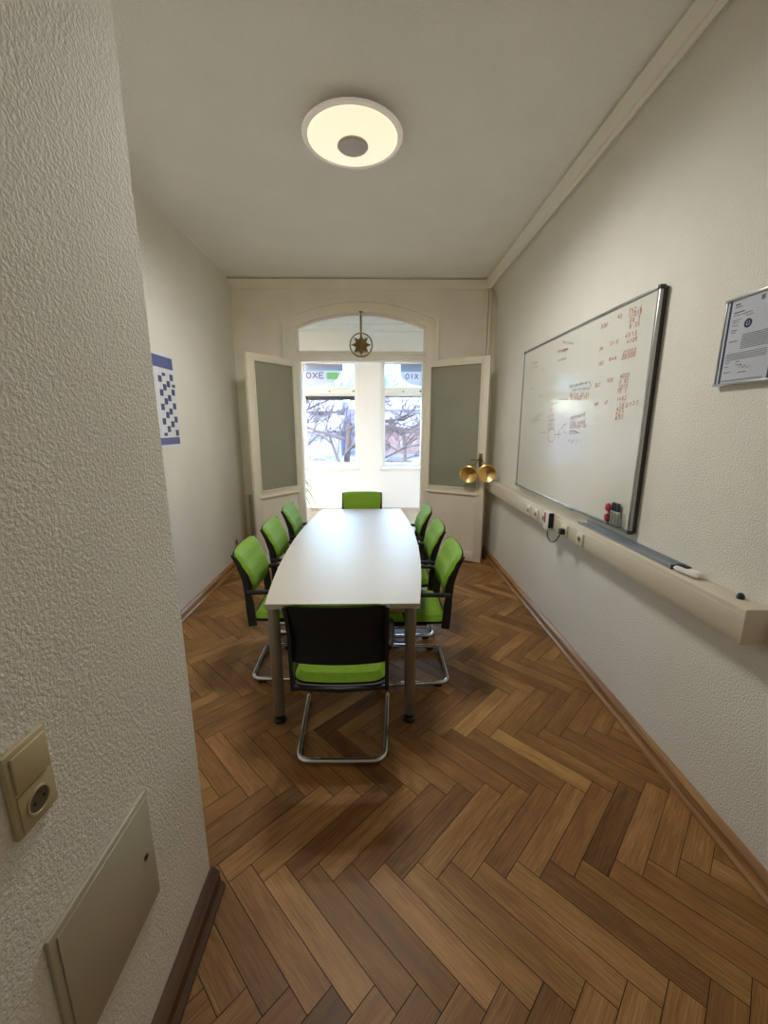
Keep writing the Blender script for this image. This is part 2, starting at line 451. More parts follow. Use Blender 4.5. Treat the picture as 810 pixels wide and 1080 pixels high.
def window(n, W, blind):
    x0, x1, z0, z1 = W
    r = sthing('window_%d' % n, ((x0+x1)/2, YF, z0)); ox, oy, oz = r.location
    def b(): return B()
    def fin(bb, name, m, smooth=True):
        bmesh.ops.translate(bb.bm, vec=(-ox, -oy, -oz), verts=bb.bm.verts); return bb.build(name, m, r, smooth)
    y = YF+.02
    f = b(); t = .055
    f.box(x0, y, z0, x0+t, y+.07, z1, .004); f.box(x1-t, y, z0, x1, y+.07, z1, .004)
    f.box(x0+t, y, z0, x1-t, y+.07, z0+.05, .004); f.box(x0+t, y, z1-.04, x1-t, y+.07, z1, .004)
    f.box(x0+t, y-.015, 2.165, x1-t, y+.07, 2.325, .006); f.box(x0+t, y-.03, 2.20, x1-t, y-.015, 2.235, .005)
    fin(f, 'window_frame', m_winframe)
    c = b()   # architrave on the wall
    c.box(x0-.03, YF-.018, z0-.02, x0+.002, YF, z1+.03, .004); c.box(x1-.002, YF-.018, z0-.02, x1+.03, YF, z1+.03, .004)
    c.box(x0+.002, YF-.018, z1-.002, x1-.002, YF, z1+.03, .004)
    fin(c, 'casing', m_winframe)
    fin(b().box(x0-.035, YF-.07, z0-.075, x1+.035, YF+.02, z0-.02, .008), 'window_sill', m_winframe)
    fin(b().box(x0+t, y+.03, z0+.05, x1-t, y+.036, 2.165), 'glass_pane', m_glass, False)
    up = fin(b().box(x0+t, y+.03, 2.325, x1-t, y+.036, z1-.04), 'upper_pane', m_bglass, False)
    hnd = b(); hnd.tube([((x0+x1)/2, y-.02, 2.245), ((x0+x1)/2, y-.04, 2.245)], .014, 10)
    hnd.tube([(x1-.09, y-.03, 2.245), (x1-.055, y-.03, 2.26)], .012, 8); fin(hnd, 'knob', m_abrass)
    if blind > 0:
        fin(b().box(x0+t, y+.045, 2.165-blind, x1-t, y+.068, 2.165, .003), 'blind_box', m_blind)
    return r, fin, x0+t, x1-t, y
r1, fin1, a0, a1, yy = window(2, W1, .075)
r2, fin2, b0, b1, yy = window(3, W2, .018)
# company signs on the upper panes, seen from behind
def letters(txt, w, h):
    """stroke polylines of mirrored capital letters"""
    G = {'O': [[(.5+.5*math.cos(t*PI/6), .5+.5*math.sin(t*PI/6)) for t in range(13)]],
         'C': [[(.5+.5*math.cos(t*PI/6), .5+.5*math.sin(t*PI/6)) for t in range(2, 11)]],
         'X': [[(0, 0), (1, 1)], [(0, 1), (1, 0)]], 'E': [[(1, 0), (0, 0), (0, 1), (1, 1)], [(0, .5), (.8, .5)]],
         'I': [[(.5, 0), (.5, 1)]]}
    out = []; n = len(txt); cw = w/n
    for i, ch in enumerate(txt):
        for pl in G[ch]:
            out.append([(i*cw+p[0]*cw*.72, p[1]*h) for p in pl])
    return out
def ribbon(bb, pts2, wid, f):
    """flat thin ribbon along a 2d polyline; f(u,v,d)->3d"""
    for (u0, v0), (u1, v1) in zip(pts2, pts2[1:]):
        d = math.hypot(u1-u0, v1-v0)
        if d < 1e-6: continue
        nx, ny = -(v1-v0)/d*wid/2, (u1-u0)/d*wid/2
        vs = [bb.bm.verts.new(f(u, v)) for u, v in ((u0+nx, v0+ny), (u0-nx, v0-ny), (u1-nx, v1-ny), (u1+nx, v1+ny))]
        bb.bm.faces.new(vs)
yy = YF+.04
fin1(B().prism([(a0, 2.69), (a0, 2.615), (-.665, 2.615), (-.665, 2.745), (a0, 2.745)], 'XZ', yy, yy+.004), 'sign_band', m_signgrey, False)
arcp = [(a0, 2.612), (-.70, 2.612)] + [(-.70-.55*(1-math.cos(t*PI/20)), 2.612-.27*math.sin(t*PI/20)) for t in range(1, 11)] + [(a0, 2.342)]
fin1(B().prism(arcp, 'XZ', yy, yy+.004), 'sign_disc', m_sign, False)
fin1(B().box(-.97, yy-.006, 2.47, -.76, yy-.002, 2.60), 'sign_square', m_signgreen, False)
tb = B()
for pl in letters('OXE', .36, .10): ribbon(tb, [(a0+.04+p[0], 2.49+p[1]) for p in pl], .022, lambda u, v: (u, yy-.002, v))
fin1(tb, 'sign_lettering', m_signtxt, False)
fin2(B().box(.42, yy, 2.60, b1, yy+.004, 2.745), 'sign_band', m_signgrey, False)
arcp = [(b1, 2.598), (.42, 2.598)] + [(.42+.40*(1-math.cos(t*PI/20)), 2.598-.25*math.sin(t*PI/20)) for t in range(1, 11)]
fin2(B().prism(arcp, 'XZ', yy, yy+.004), 'sign_disc', m_sign, False)
tb = B()
for pl in letters('OIX', .26, .09): ribbon(tb, [(.52+p[0], 2.48+p[1]) for p in pl], .02, lambda u, v: (u, yy-.002, v))
fin2(tb, 'sign_lettering', m_signtxt, False)
# ---------------------------------------------------------------- arched transom light and door frame
w = sthing('window_1', (OC, YB+.05, 2.372))
def loc(bb, o): bmesh.ops.translate(bb.bm, vec=-Vector(o.location), verts=bb.bm.verts); return bb
g = .016
def inner(off):     # outline of the arched light, inset by off
    pts = arch(-off); return [(OX0+off, 2.456+off)] + pts + [(OX1-off, 2.456+off)]
tf = B().strip(inner(0), inner(.024), 'XZ', YB+.02, YB+.075, closed=True)
loc(tf, w).build('window_frame', m_part, w, ang=20)
tb_ = B().box(OX0, YB-.02, 2.372, OX1, YB+.12, 2.456, .006); tb_.box(OX0, YB-.034, 2.425, OX1, YB-.02, 2.45, .005)
loc(tb_, w).build('transom_bar', m_part, w)
mul = B().box(OC-.011, YB+.01, 2.457, OC+.011, YB+.07, SP+RISE-.026, .003)
loc(mul, w).build('mullion', m_abrass, w)
gp = B().prism(inner(.02), 'XZ', YB+.045, YB+.05); loc(gp, w).build('glass_pane', m_glass, w, False)
# jamb linings of the doorway
struct(B().box(OX0+.0, YB+.0, 0, OX0+.03, YB+.12, 2.372, .003).build('trim_6', m_wood_white))
struct(B().box(OX1-.03, YB+.0, 0, OX1, YB+.12, 2.372, .003).build('trim_7', m_wood_white))

# star ornament in front of the transom
st = thing('star_ornament', 'small bronze star in a ring hanging before the arched transom window', 'ornament', (OC+.004, YB-.042, 2.535))
B().tube([(.128*math.cos(t*PI/16), 0, .128*math.sin(t*PI/16)) for t in range(32)], .008, 8, closed=True).build('ring', m_abrass, st)
sp = []
for k in range(16):
    a = PI/2+k*PI/8; rr = .118 if k % 2 == 0 else .066
    sp.append((rr*math.cos(a), rr*math.sin(a)))
sb = B(); c0 = sb.bm.verts.new((0, -.022, 0)); c1 = sb.bm.verts.new((0, .008, 0)); vs = [sb.bm.verts.new((x, 0, z)) for x, z in sp]
for k in range(16):
    sb.bm.faces.new((c0, vs[k], vs[(k+1) % 16])); sb.bm.faces.new((c1, vs[(k+1) % 16], vs[k]))
sb.build('star', m_abrass, st, smooth=False)
B().tube([(0, 0, .128), (0, 0, .355)], .006, 8).lathe([(.0, .345), (.022, .35), (.022, .358), (0, .36)]).build('rod', m_abrass, st)

# ---------------------------------------------------------------- glazed door leaves
def leaf(n, hinge, outer, side, handle):
    hx, hy = hinge; ox, oy = outer
    W = math.hypot(ox-hx, oy-hy); ang = math.atan2(oy-hy, ox-hx)
    r = sthing('door_%d' % n, (hx, hy, 0), ang); H = 2.362; z0 = .012; T = .021
    st_ = .095
    f = B()
    f.box(0, -T, z0, st_, T, H, .003); f.box(W-st_, -T, z0, W, T, H, .003)
    for a, b in ((2.285, H), (.835, .905), (z0, .13)):
        f.box(st_, -T+.0005, a, W-st_, T-.0005, b, .002)
    f.build('door_frame', m_wood_white, r)
    mo = B()      # glazing beads and the bolection below the glass, on both faces
    for s in (-1, 1):
        ys = sorted((s*T, s*(T+.009)))
        mo.box(st_-.012, ys[0], .90, st_, ys[1], 2.297, .003); mo.box(W-st_, ys[0], .90, W-st_+.012, ys[1], 2.297, .003)
        mo.box(st_, ys[0], 2.285, W-st_, ys[1], 2.297, .003); mo.box(st_-.012, ys[0], .892, W-st_+.012, ys[1], .905, .003)
        ys = sorted((s*T, s*(T+.014))); mo.box(st_-.03, ys[0], .822, W-st_+.03, ys[1], .846, .005)
    mo.build('moulding', m_wood_white, r)
    B().box(st_, -.004, .905, W-st_, .004, 2.285).build('glass_pane', m_dglass, r, False)
    p = B(); p.box(st_, -.010, .13, W-st_, .010, .835)
    p.build('lower_panel', m_wood_white, r)
    for z in (.30, 1.2, 2.1):
        B().tube([(-.004, side*.0, z-.05), (-.004, side*.0, z+.05)], .008, 8).build('hinge', m_part, r)
    if handle:
        h = B(); s = handle
        ys = sorted((s*T, s*(T+.006))); h.box(W-.075, ys[0], 1.16, W-.035, ys[1], 1.31, .002)
        h.tube(fillet([(W-.055, s*T, 1.24), (W-.055, s*(T+.05), 1.24), (W-.15, s*(T+.05), 1.24)], .015), .008, 10)
        h.build('door_handle', m_abrass, r)
    return r
leaf(1, (-.945, 5.028), (-1.366, 4.42), -1, 0)
leaf(2, (.548, 5.028), (1.222, 4.62), 1, -1)

# two round brass bowls hanging at the edge of the right leaf
bo = thing('brass_bowls', 'pair of round polished brass bowls hanging at the edge of the right glazed door', 'ornament', (1.12, 4.56, 1.10))
def bowl(c, dirv):
    M_ = Vector((0, 0, 1)).rotation_difference(Vector(dirv).normalized()).to_matrix()
    R = .098
    prof = [(0.0, -.055), (.03, -.053), (.06, -.040), (.084, -.018), (R, .004), (R+.003, .012), (R-.004, .017), (.080, .008), (.060, -.006), (.035, -.018), (.015, -.024), (0, -.025)]
    return B().lathe(prof, c, n=36, mtx=M_).build('bowl', m_brass, bo, ang=50)
bowl((-.10, -.01, -.015), (-.45, -1, -.25)); bowl((.085, -.075, .0), (-.15, -1, -.1))
hk = B(); hk.tube(fillet([(-.07, .0, .065), (-.02, -.01, .13), (.03, .03, .165)], .02), .006, 8); hk.tube(fillet([(.07, -.05, .08), (.05, -.02, .13), (.03, .03, .165)], .02), .006, 8)
hk.lathe([(0, -.01), (.016, -.008), (.018, 0), (.016, .008), (0, .01)], (.03, .03, .168), n=16); hk.build('hook', m_abrass, bo)

# ---------------------------------------------------------------- whiteboard
BX = 1.332
wb = thing('whiteboard', 'large aluminium framed whiteboard with red and black handwriting on right wall', 'whiteboard', (RX, 2.972, 1.06))
Y0, Y1, Z0, Z1 = 2.065, 3.88, 1.06, 2.275
def wl(bb): return loc(bb, wb)
wl(B().box(BX, Y0+.012, Z0+.012, BX+.014, Y1-.012, Z1-.012)).build('board_surface', m_board, wb, False)
fr = B(); t = .018
fr.box(BX-.006, Y0, Z0, BX+.0135, Y0+t, Z1, .004); fr.box(BX-.006, Y1-t, Z0, BX+.0135, Y1, Z1, .004)
fr.box(BX-.0055, Y0+t, Z0, BX+.013, Y1-t, Z0+t, .004); fr.box(BX-.0055, Y0+t, Z1-t, BX+.013, Y1-t, Z1, .004)
wl(fr).build('frame', m_alu, wb)
wl(B().box(BX+.0145, Y0+.006, Z0+.004, RX-.001, Y1-.006, Z1-.004, .002)).build('backing', m_dgrey, wb)
for y in (Y0-.002, Y1-.022):
    for z in (Z0-.002, Z1-.022):
        wl(B().box(BX-.0075, y, z, BX+.024, y+.024, z+.024, .006, 3)).build('corner_cap', m_dgrey, wb)
wl(B().box(BX-.012, 2.70, Z0-.006, BX-.004, 2.80, Z0+.016, .003)).build('clip', m_alu, wb)
DIG = {'0': [[(0, .2), (.1, 0), (.5, 0), (.7, .3), (.6, .9), (.2, 1), (0, .7), (0, .2)]], '1': [[(.1, .7), (.4, 1), (.35, 0)]],
       '2': [[(0, .8), (.3, 1), (.6, .8), (.5, .5), (0, 0), (.7, .05)]], '3': [[(0, .95), (.6, .95), (.25, .6), (.6, .35), (.3, 0), (0, .1)]],
       '5': [[(.65, 1), (.1, 1), (.05, .55), (.5, .6), (.6, .2), (.3, 0), (0, .1)]], '6': [[(.6, 1), (.1, .5), (.05, .1), (.4, 0), (.6, .3), (.1, .4)]],
       '8': [[(.3, .5), (0, .8), (.3, 1), (.6, .8), (0, .2), (.3, 0), (.6, .2), (.3, .5)]], '4': [[(.4, 1), (0, .35), (.7, .35)], [(.5, .7), (.45, 0)]],
       ':': [[(.3, .2), (.33, .25)], [(.3, .7), (.33, .75)]], 'U': [[(0, 1), (.05, .2), (.3, 0), (.5, .2), (.55, 1)]], 'h': [[(.05, 1), (0, 0)], [(0, .4), (.3, .6), (.45, 0)]],
       'r': [[(0, .6), (.05, 0)], [(.05, .4), (.4, .6)]], 'n': [[(0, .6), (0, 0)], [(0, .45), (.3, .6), (.4, 0)]], 'e': [[(0, .3), (.4, .35), (.3, .6), (0, .4), (.1, 0), (.45, .1)]],
       '-': [[(.05, .5), (.55, .5)]], 'g': [[(.4, .5), (.1, .5), (.05, .1), (.4, .1), (.4, .6), (.35, -.4), (0, -.35)]], 'l': [[(.1, 1), (.1, 0), (.3, .05)]]}
rw = random.Random(3)
def handwrite(bb, y0, z0, y1, z1, n, wid=.003, h=None, digits=True):
    Ln = abs(y0-y1); cw = Ln/n; h = h or min(.021, cw*1.1)
    al = '012358640:' if digits else 'hrnegl-nehr'
    for i in range(n):
        u = i*cw; zz = z0+(z1-z0)*i/n
        ch = rw.choice(al)
        sx = cw*.85; j = rw.uniform(-.1, .1)
        for pl in DIG[ch]:
            pts = [(y0-(u+(p[0]+p[1]*.15+j)*sx), zz+p[1]*h*rw.uniform(.93, 1.05)) for p in pl]
            ribbon(bb, pts, wid, lambda a, b: (BX-.0012, a, b))
RED = [(2.309, 2.209, 2.195, 2.199), (2.309, 2.183, 2.19, 2.179), (2.315, 2.156, 2.196, 2.156), (2.315, 2.127, 2.194, 2.126), (2.318, 2.086, 2.206, 2.082), (2.323, 2.054, 2.2, 2.053), (2.317, 2.0, 2.2, 2.0), (2.324, 1.977, 2.2, 1.979), (2.322, 1.88, 2.229, 1.88), (2.322, 1.853, 2.234, 1.851), (2.322, 1.823, 2.233, 1.822), (2.33, 1.799, 2.24, 1.799), (2.327, 1.757, 2.232, 1.762), (2.32, 1.726, 2.243, 1.733), (2.235, 1.722, 2.123, 1.737), (2.322, 1.705, 2.245, 1.713), (2.323, 1.68, 2.24, 1.689), (2.325, 1.656, 2.241, 1.665), (2.44, 2.208, 2.359, 2.198), (2.458, 2.075, 2.374, 2.07), (2.453, 1.987, 2.375, 1.986), (2.455, 1.87, 2.382, 1.87), (2.45, 1.746, 2.39, 1.75), (2.578, 2.19, 2.502, 2.191), (2.573, 2.063, 2.509, 2.063), (2.57, 1.978, 2.506, 1.98), (2.581, 1.855, 2.515, 1.857), (2.565, 1.743, 2.514, 1.749), (2.907, 1.819, 2.634, 1.809), (2.883, 1.796, 2.629, 1.789), (3.149, 2.141, 3.003, 2.139)]
BLK = [(2.927, 1.882, 2.667, 1.886), (2.89, 1.856, 2.642, 1.85), (3.693, 2.141, 3.549, 2.132), (3.686, 2.105, 3.527, 2.096), (3.16, 2.083, 3.012, 2.085), (3.092, 2.202, 2.912, 2.16), (3.666, 1.928, 3.586, 1.933), (3.222, 1.778, 3.087, 1.786), (3.611, 1.665, 3.373, 1.713), (3.59, 1.641, 3.424, 1.674), (2.96, 1.57, 2.893, 1.566), (3.175, 2.154, 2.991, 2.142)]
GRN = [(3.477, 1.857, 3.374, 1.856), (3.473, 2.051, 3.4, 2.064)]
BLU = [(2.86, 1.562, 2.749, 1.569), (2.86, 1.514, 2.671, 1.517)]
RED2 = [(3.265, 1.726, 3.137, 1.738), (3.242, 1.683, 3.13, 1.702), (3.235, 1.65, 3.121, 1.66), (2.89, 1.658, 2.662, 1.691), (2.874, 1.629, 2.651, 1.638), (2.858, 1.605, 2.628, 1.616)]
hb = B()
for q in RED+RED2: handwrite(hb, *q, max(3, round(abs(q[0]-q[2])/.025)))
wl(hb).build('red_handwriting', m_red, wb, False)
hb = B()
for q in BLK: handwrite(hb, *q, max(3, round(abs(q[0]-q[2])/.022)), digits=False)
for (cy, cz, rr) in ((3.163, 1.555, .055), (3.213, 1.612, .026), (3.16, 1.615, .024)):
    ribbon(hb, [(cy+rr*math.cos(t*PI/10)*1.2, cz+rr*math.sin(t*PI/10)) for t in range(20)], .004, lambda a, b: (BX-.0012, a, b))
ribbon(hb, [(3.10, 1.555), (3.03, 1.56), (3.0, 1.565)], .004, lambda a, b: (BX-.0012, a, b))
ribbon(hb, [(3.03, 1.59), (3.03, 1.53)], .004, lambda a, b: (BX-.0012, a, b))
ribbon(hb, [(3.0, 1.60), (2.96, 1.63), (2.92, 1.64)], .004, lambda a, b: (BX-.0012, a, b))
ribbon(hb, [(3.37, 1.57), (3.27, 1.57)], .004, lambda a, b: (BX-.0012, a, b))
ribbon(hb, [(3.08, 1.81), (2.93, 1.805)], .004, lambda a, b: (BX-.0012, a, b))
ribbon(hb, [(2.66, 1.90), (2.63, 1.87), (2.66, 1.84)], .004, lambda a, b: (BX-.0012, a, b))
wl(hb).build('black_handwriting', m_blk, wb, False)
hb = B()
for q in BLU: handwrite(hb, *q, 5, digits=False)
ribbon(hb, [(2.86, 1.585), (2.80, 1.59), (2.72, 1.575)], .005, lambda a, b: (BX-.0012, a, b))
wl(hb).build('blue_handwriting', m_blu, wb, False)
hb = B()
for q in GRN: handwrite(hb, *q, 4, digits=False)
wl(hb).build('green_handwriting', m_grn, wb, False)
# pens at the lower right corner of the board
FX = BX-.001
hold = thing('marker_holder', 'clear plastic marker holder at the lower right corner of the whiteboard', 'pen holder', (FX, 2.175, 1.082))
hh = B(); hh.box(-.035, -.055, 0, -.032, .055, .075); hh.box(-.035, -.055, 0, 0, -.052, .075); hh.box(-.035, .052, 0, 0, .055, .075); hh.box(-.035, -.055, -.003, 0, .055, 0)
hh.build('tray', m_acr, hold, False)
def marker(y, z, mcap, lab, tilt=0, name='marker'):
    m_ = thing(name, lab, 'marker', (FX-.017, y, z)); m_.rotation_euler = (tilt, 0, 0)
    B().lathe([(0, 0), (.008, 0), (.0095, .004), (.0095, .078), (0, .078)], n=16).build('barrel', m_white, m_)
    B().lathe([(0, .0785), (.0105, .0785), (.0105, .118), (.008, .124), (0, .124)], n=16).build('cap', mcap, m_)
marker(2.212, 1.083, m_black, 'black capped marker standing leftmost in the clear holder on the whiteboard', .05)
marker(2.182, 1.083, mat('dark_blue_cap', (26, 34, 70), .4), 'dark blue capped marker in the middle of the clear holder', -.02)
marker(2.152, 1.083, m_dgrey, 'grey capped marker standing rightmost in the clear holder on the whiteboard', -.09)
for z, lab in ((1.165, 'upper of two red round magnets beside the markers'), (1.105, 'lower of two red round magnets beside the markers')):
    q = B().lathe([(0, 0), (.022, 0), (.024, .003), (.022, .014), (.012, .018), (0, .018)], (0, 0, 0), n=24, mtx=Matrix.Rotation(-PI/2, 3, 'Y'))
    o = q.build('magnet', m_redp); o.location = (FX, 2.275, z); tag(o, lab, 'magnet', 'red magnets on the whiteboard')

# ---------------------------------------------------------------- wall duct with sockets
DX = 1.275
du = thing('cable_duct', 'long cream plastic cable duct running along the right wall under the whiteboard', 'cable duct', (RX, 3.1, .873))
def dl(bb): return loc(bb, du)
dl(B().box(DX, 1.29, .873, RX-.001, 5.0, 1.0, .006)).build('duct_body', m_duct, du)
dl(B().box(DX-.0025, 1.292, .886, DX+.001, 4.98, .978, .001)).build('cover', m_duct, du)
dl(B().box(DX-.003, 1.284, .870, RX-.001, 1.2915, 1.003, .002)).build('end_cap', m_duct, du)
def sockmod(y, m_=m_cream, gang=1, plug=False, p=True):
    k = dl(B().box(DX-.015, y-.036, .888, DX-.002, y+.036, .966, .004)).build('socket', m_, du)
    dl(B().lathe([(0, 0), (.020, 0), (.020, .003), (.014, .003), (.013, -.0), (0, -.0)], (DX-.0152, y, .927), n=20, mtx=Matrix.Rotation(-PI/2, 3, 'Y'))).build('socket_recess', m_sw, k)
    k.parent = du
for y in (3.33, 3.17, 2.655, 2.44): sockmod(y)
hb = B()
for y in (3.03, 2.975): hb.lathe([(0, 0), (.016, 0), (.016, .004), (0, .004)], (DX-.0028, y, .927), n=16, mtx=Matrix.Rotation(-PI/2, 3, 'Y'))
dl(hb).build('data_port', m_hole, du)
for o in [x for x in COL.objects if x.name.startswith('socket_recess')]: pass
ch = thing('power_adapter', 'white power adapter with red stripe plugged into the wall duct, cable looping beside it', 'adapter', (DX-.003, 2.90, .873))
B().box(-.04, -.045, .0, -.0005, .045, .135, .008).build('housing', m_white, ch)
B().box(-.0415, .0, .05, -.0395, .03, .125, .0005).build('red_label', m_redp, ch)
B().box(-.038, -.052, .02, -.001, -.0455, .13, .003).build('dark_side', m_black, ch)
cb = fillet([(-.02, .0, .0), (-.025, -.02, -.05), (-.03, -.10, -.075), (-.035, -.20, -.03), (-.03, -.245, .045)], .05)
B().tube(cb, .004, 8).build('cable', m_black, ch)
B().box(-.045, -.27, .03, -.0135, -.23, .068, .006).build('plug', m_black, ch)
# tray, eraser and cap on the duct
tr = thing('pen_tray', 'long grey aluminium pen tray lying on the wall duct below the whiteboard', 'tray', (1.335, 2.13, 1.0005))
tp = [(-.035, .0), (.03, .0), (.03, .022), (.027, .022), (.027, .004), (-.030, .004), (-.031, .014), (-.035, .014)]
B().prism(tp, 'XZ', -.43, .43).build('tray_channel', m_grey, tr)
B().box(-.035, -.436, 0, .03, -.431, .022, .001).build('end_cap', m_dgrey, tr)
er = thing('board_eraser', 'white board eraser with dark felt lying on the wall duct at the tray end', 'eraser', (1.325, 1.625, 1.001), math.radians(8))
def ef(z0, sx, sy):
    def f(u, v):
        x, y = u*sx, v*sy
        if abs(u) > .6 and abs(v) > .6:
            du_, dv = abs(u)-.6, abs(v)-.6; m_ = max(du_, dv); l = math.hypot(du_, dv)
            x = math.copysign(sx*(.6+du_*m_/l if l else .6), u); y = math.copysign(sy*(.6+dv*m_/l if l else .6), v)
        return Vector((x, y, z0)), Vector((0, 0, 1))
    return f
B().pad(ef(.014, .024, .062), .014, .010).build('eraser_body', m_white, er)
B().box(-.014, .0, .0285, .014, .052, .034, .002).build('felt', m_black, er)
cp = B().lathe([(0, 0), (.012, 0), (.014, .006), (.010, .018), (.004, .022), (0, .022)], n=16).build('board_magnet', mat('dark_green_plastic', (40, 58, 54), .3)); cp.location = (1.34, 1.385, 1.0)
tag(cp, 'small dark green knob magnet standing near the end of the wall duct', 'magnet')

# ---------------------------------------------------------------- framed certificate
ce = thing('framed_certificate', 'framed grey certificate with silver rails and emblem at right picture edge', 'certificate', (RX, 1.565, 1.78))
def cl_(bb): return loc(bb, ce)
CX = 1.352
cl_(B().box(CX+.002, 1.452, 1.783, RX-.001, 1.684, 2.094, .001)).build('backing', m_dgrey, ce)
cl_(B().box(CX, 1.455, 1.788, CX+.002, 1.678, 2.09)).build('paper', m_cert, ce, False)
fb = B(); fb.box(CX-.006, 1.448, 2.088, CX+.006, 1.688, 2.097, .001); fb.box(CX-.006, 1.448, 1.779, CX+.006, 1.688, 1.788, .001); fb.box(CX-.002, 1.682, 1.788, CX+.006, 1.688, 2.088, .001)
cl_(fb).build('frame', m_alu, ce)
fb = B(); fb.box(CX-.001, 1.659, 1.789, CX, 1.668, 2.088); fb.box(CX-.001, 1.455, 1.789, CX, 1.463, 1.83)
cl_(fb).build('navy_stripe', m_navy, ce, False)
fb = B(); P_ = lambda y0, z0, y1, z1: fb.box(CX-.0008, y1, z0, CX, y0, z1)
P_(1.643, 2.067, 1.622, 2.073); P_(1.643, 2.059, 1.612, 2.062)
rc = random.Random(5)
def textline(y0, y1, z, h=.0022):
    y = y0
    while y > y1:
        w_ = rc.uniform(.004, .012); P_(y, z, max(y-w_, y1), z+h); y -= w_+.0018
textline(1.645, 1.60, 2.040, .004); textline(1.645, 1.585, 2.031); textline(1.645, 1.61, 2.014); textline(1.645, 1.615, 2.006); textline(1.645, 1.618, 1.995); textline(1.645, 1.62, 1.978, .003); textline(1.645, 1.625, 1.97)
textline(1.59, 1.565, 2.032); textline(1.59, 1.56, 2.022); textline(1.647, 1.61, 1.938, .003)
for k in range(9): textline(1.592, 1.475, 1.955-k*.006)
for k in range(4): textline(1.65, 1.48, 1.892-k*.007)
textline(1.65, 1.63, 1.862); textline(1.65, 1.632, 1.847); textline(1.60, 1.585, 1.862); textline(1.60, 1.575, 1.85); textline(1.65, 1.62, 1.826); textline(1.585, 1.55, 1.822)
for k in range(2): textline(1.655, 1.48, 1.797-k*.004, .0015)
ribbon(fb, [(1.585+.0, 1.838), (1.575, 1.85), (1.565, 1.836), (1.56, 1.848), (1.55, 1.835), (1.535, 1.84)], .0014, lambda a, b: (CX-.0006, a, b))
P_(1.537, 2.062, 1.523, 2.078)
cl_(fb).build('printed_text', m_ink, ce, False)
em = B(); em.lathe([(.009, 0), (.016, 0), (.016, .0008), (.009, .0008), (.009, 0)], (CX-.0004, 1.576, 1.994), n=28, mtx=Matrix.Rotation(-PI/2, 3, 'Y'), close=False)
em.box(CX-.001, 1.5745, 1.985, CX, 1.5775, 2.003); em.box(CX-.001, 1.567, 1.9925, CX, 1.585, 1.9955)
cl_(em).build('emblem', m_navy, ce)

# ---------------------------------------------------------------- wall calendar on the left wall
ca = thing('wall_calendar', 'white year planner poster with blue header and blue marked days on left wall', 'calendar', (LX, 3.14, 1.455))
def cal(bb): return loc(bb, ca)
cal(B().box(LX+.0005, 2.76, 1.455, LX+.003, 3.516, 2.170)).build('sheet', m_paper, ca, False)
fb = B(); fb.box(LX+.003, 2.77, 2.062, LX+.0038, 3.504, 2.150); fb.box(LX+.003, 2.77, 1.474, LX+.0038, 3.504, 1.530); cal(fb).build('blue_band', m_cblue, ca, False)
fb = B()
for y in [2.8+.0605*k for k in range(12)]: fb.box(LX+.003, y, 1.535, LX+.0034, y+.0015, 2.055)
for z in [1.545+.017*k for k in range(31)]: fb.box(LX+.003, 2.77, z, LX+.0034, 3.504, z+.001)
cal(fb).build('grid_lines', m_cgrey, ca, False)
SQ = [(3.286, 1.977), (3.464, 2.001), (3.407, 1.947), (3.346, 1.918), (3.489, 1.938), (3.29, 1.874), (3.473, 1.887), (3.405, 1.839), (3.346, 1.811), (3.285, 1.766), (3.472, 1.778), (3.405, 1.734), (3.347, 1.706), (3.284, 1.656), (3.473, 1.672), (3.413, 1.634), (3.347, 1.596), (3.473, 1.564), (3.288, 1.556), (3.346, 2.015)]
fb = B()
for y, z in SQ:
    s_ = .012 if (y, z) in ((3.489, 1.938), (3.346, 2.015), (3.288, 1.556)) else .024
    fb.box(LX+.0035, y-.026, z-s_, LX+.0042, y+.026, z+s_)
    if y < 3.4:
        for d in (.185, .37):
            if y-d > 2.81: fb.box(LX+.0035, y-d-.021, z-s_, LX+.0042, y-d+.021, z+s_)
cal(fb).build('marked_days', m_cblue2, ca, False)

# ---------------------------------------------------------------- near wall: switch with socket, access panel
sw = thing('light_switch', 'beige light switch above a round socket in one double plate, near left wall', 'light switch', (NX, .590, .955))
B().box(0, -.042, 0, .011, .042, .160, .004).build('plate', m_sw, sw)
B().box(.0112, -.034, .083, .017, .034, .152, .003).build('rocker', m_sw, sw)
so = B(); so.lathe([(.0215, 0), (.0235, .001), (.0235, .0045), (.0205, .0045), (.019, -.0), (.0215, 0)], (.012, 0, .042), n=32, mtx=Matrix.Rotation(PI/2, 3, 'Y'), close=False)
so.box(.0112, -.034, .008, .0135, .034, .078, .001); so.build('socket_cover', m_sw, sw)
B().lathe([(0, 0), (.0195, 0), (.0195, .001), (0, .001)], (.0138, 0, .042), n=32, mtx=Matrix.Rotation(PI/2, 3, 'Y')).build('socket_hole', mat('socket_well', (92, 82, 60), .6), sw)
pb = B()
for y in (-.0095, .0095): pb.lathe([(0, 0), (.0028, 0), (.0028, .001), (0, .001)], (.0149, y, .042), n=12, mtx=Matrix.Rotation(PI/2, 3, 'Y'))
pb.build('pin_hole', m_hole, sw)
ap = thing('access_panel', 'square painted metal access panel low on near left wall', 'access panel', (NX, .713, .397))
f = B(); f.box(0, -.157, 0, .009, .157, .325, .003); f.build('panel_frame', m_panel, ap)
B().box(.0092, -.142, .010, .0125, .150, .312, .002).build('panel_door', m_panel, ap)
lk = B().lathe([(0, 0), (.008, 0), (.008, .002), (.005, .002), (.0045, .0005), (0, .0005)], (.0127, .115, .165), n=20, mtx=Matrix.Rotation(PI/2, 3, 'Y')).build('lock', m_abrass, ap)
B().box(.0133, .1135, .160, .0152, .1165, .170).build('keyhole', m_hole, lk)
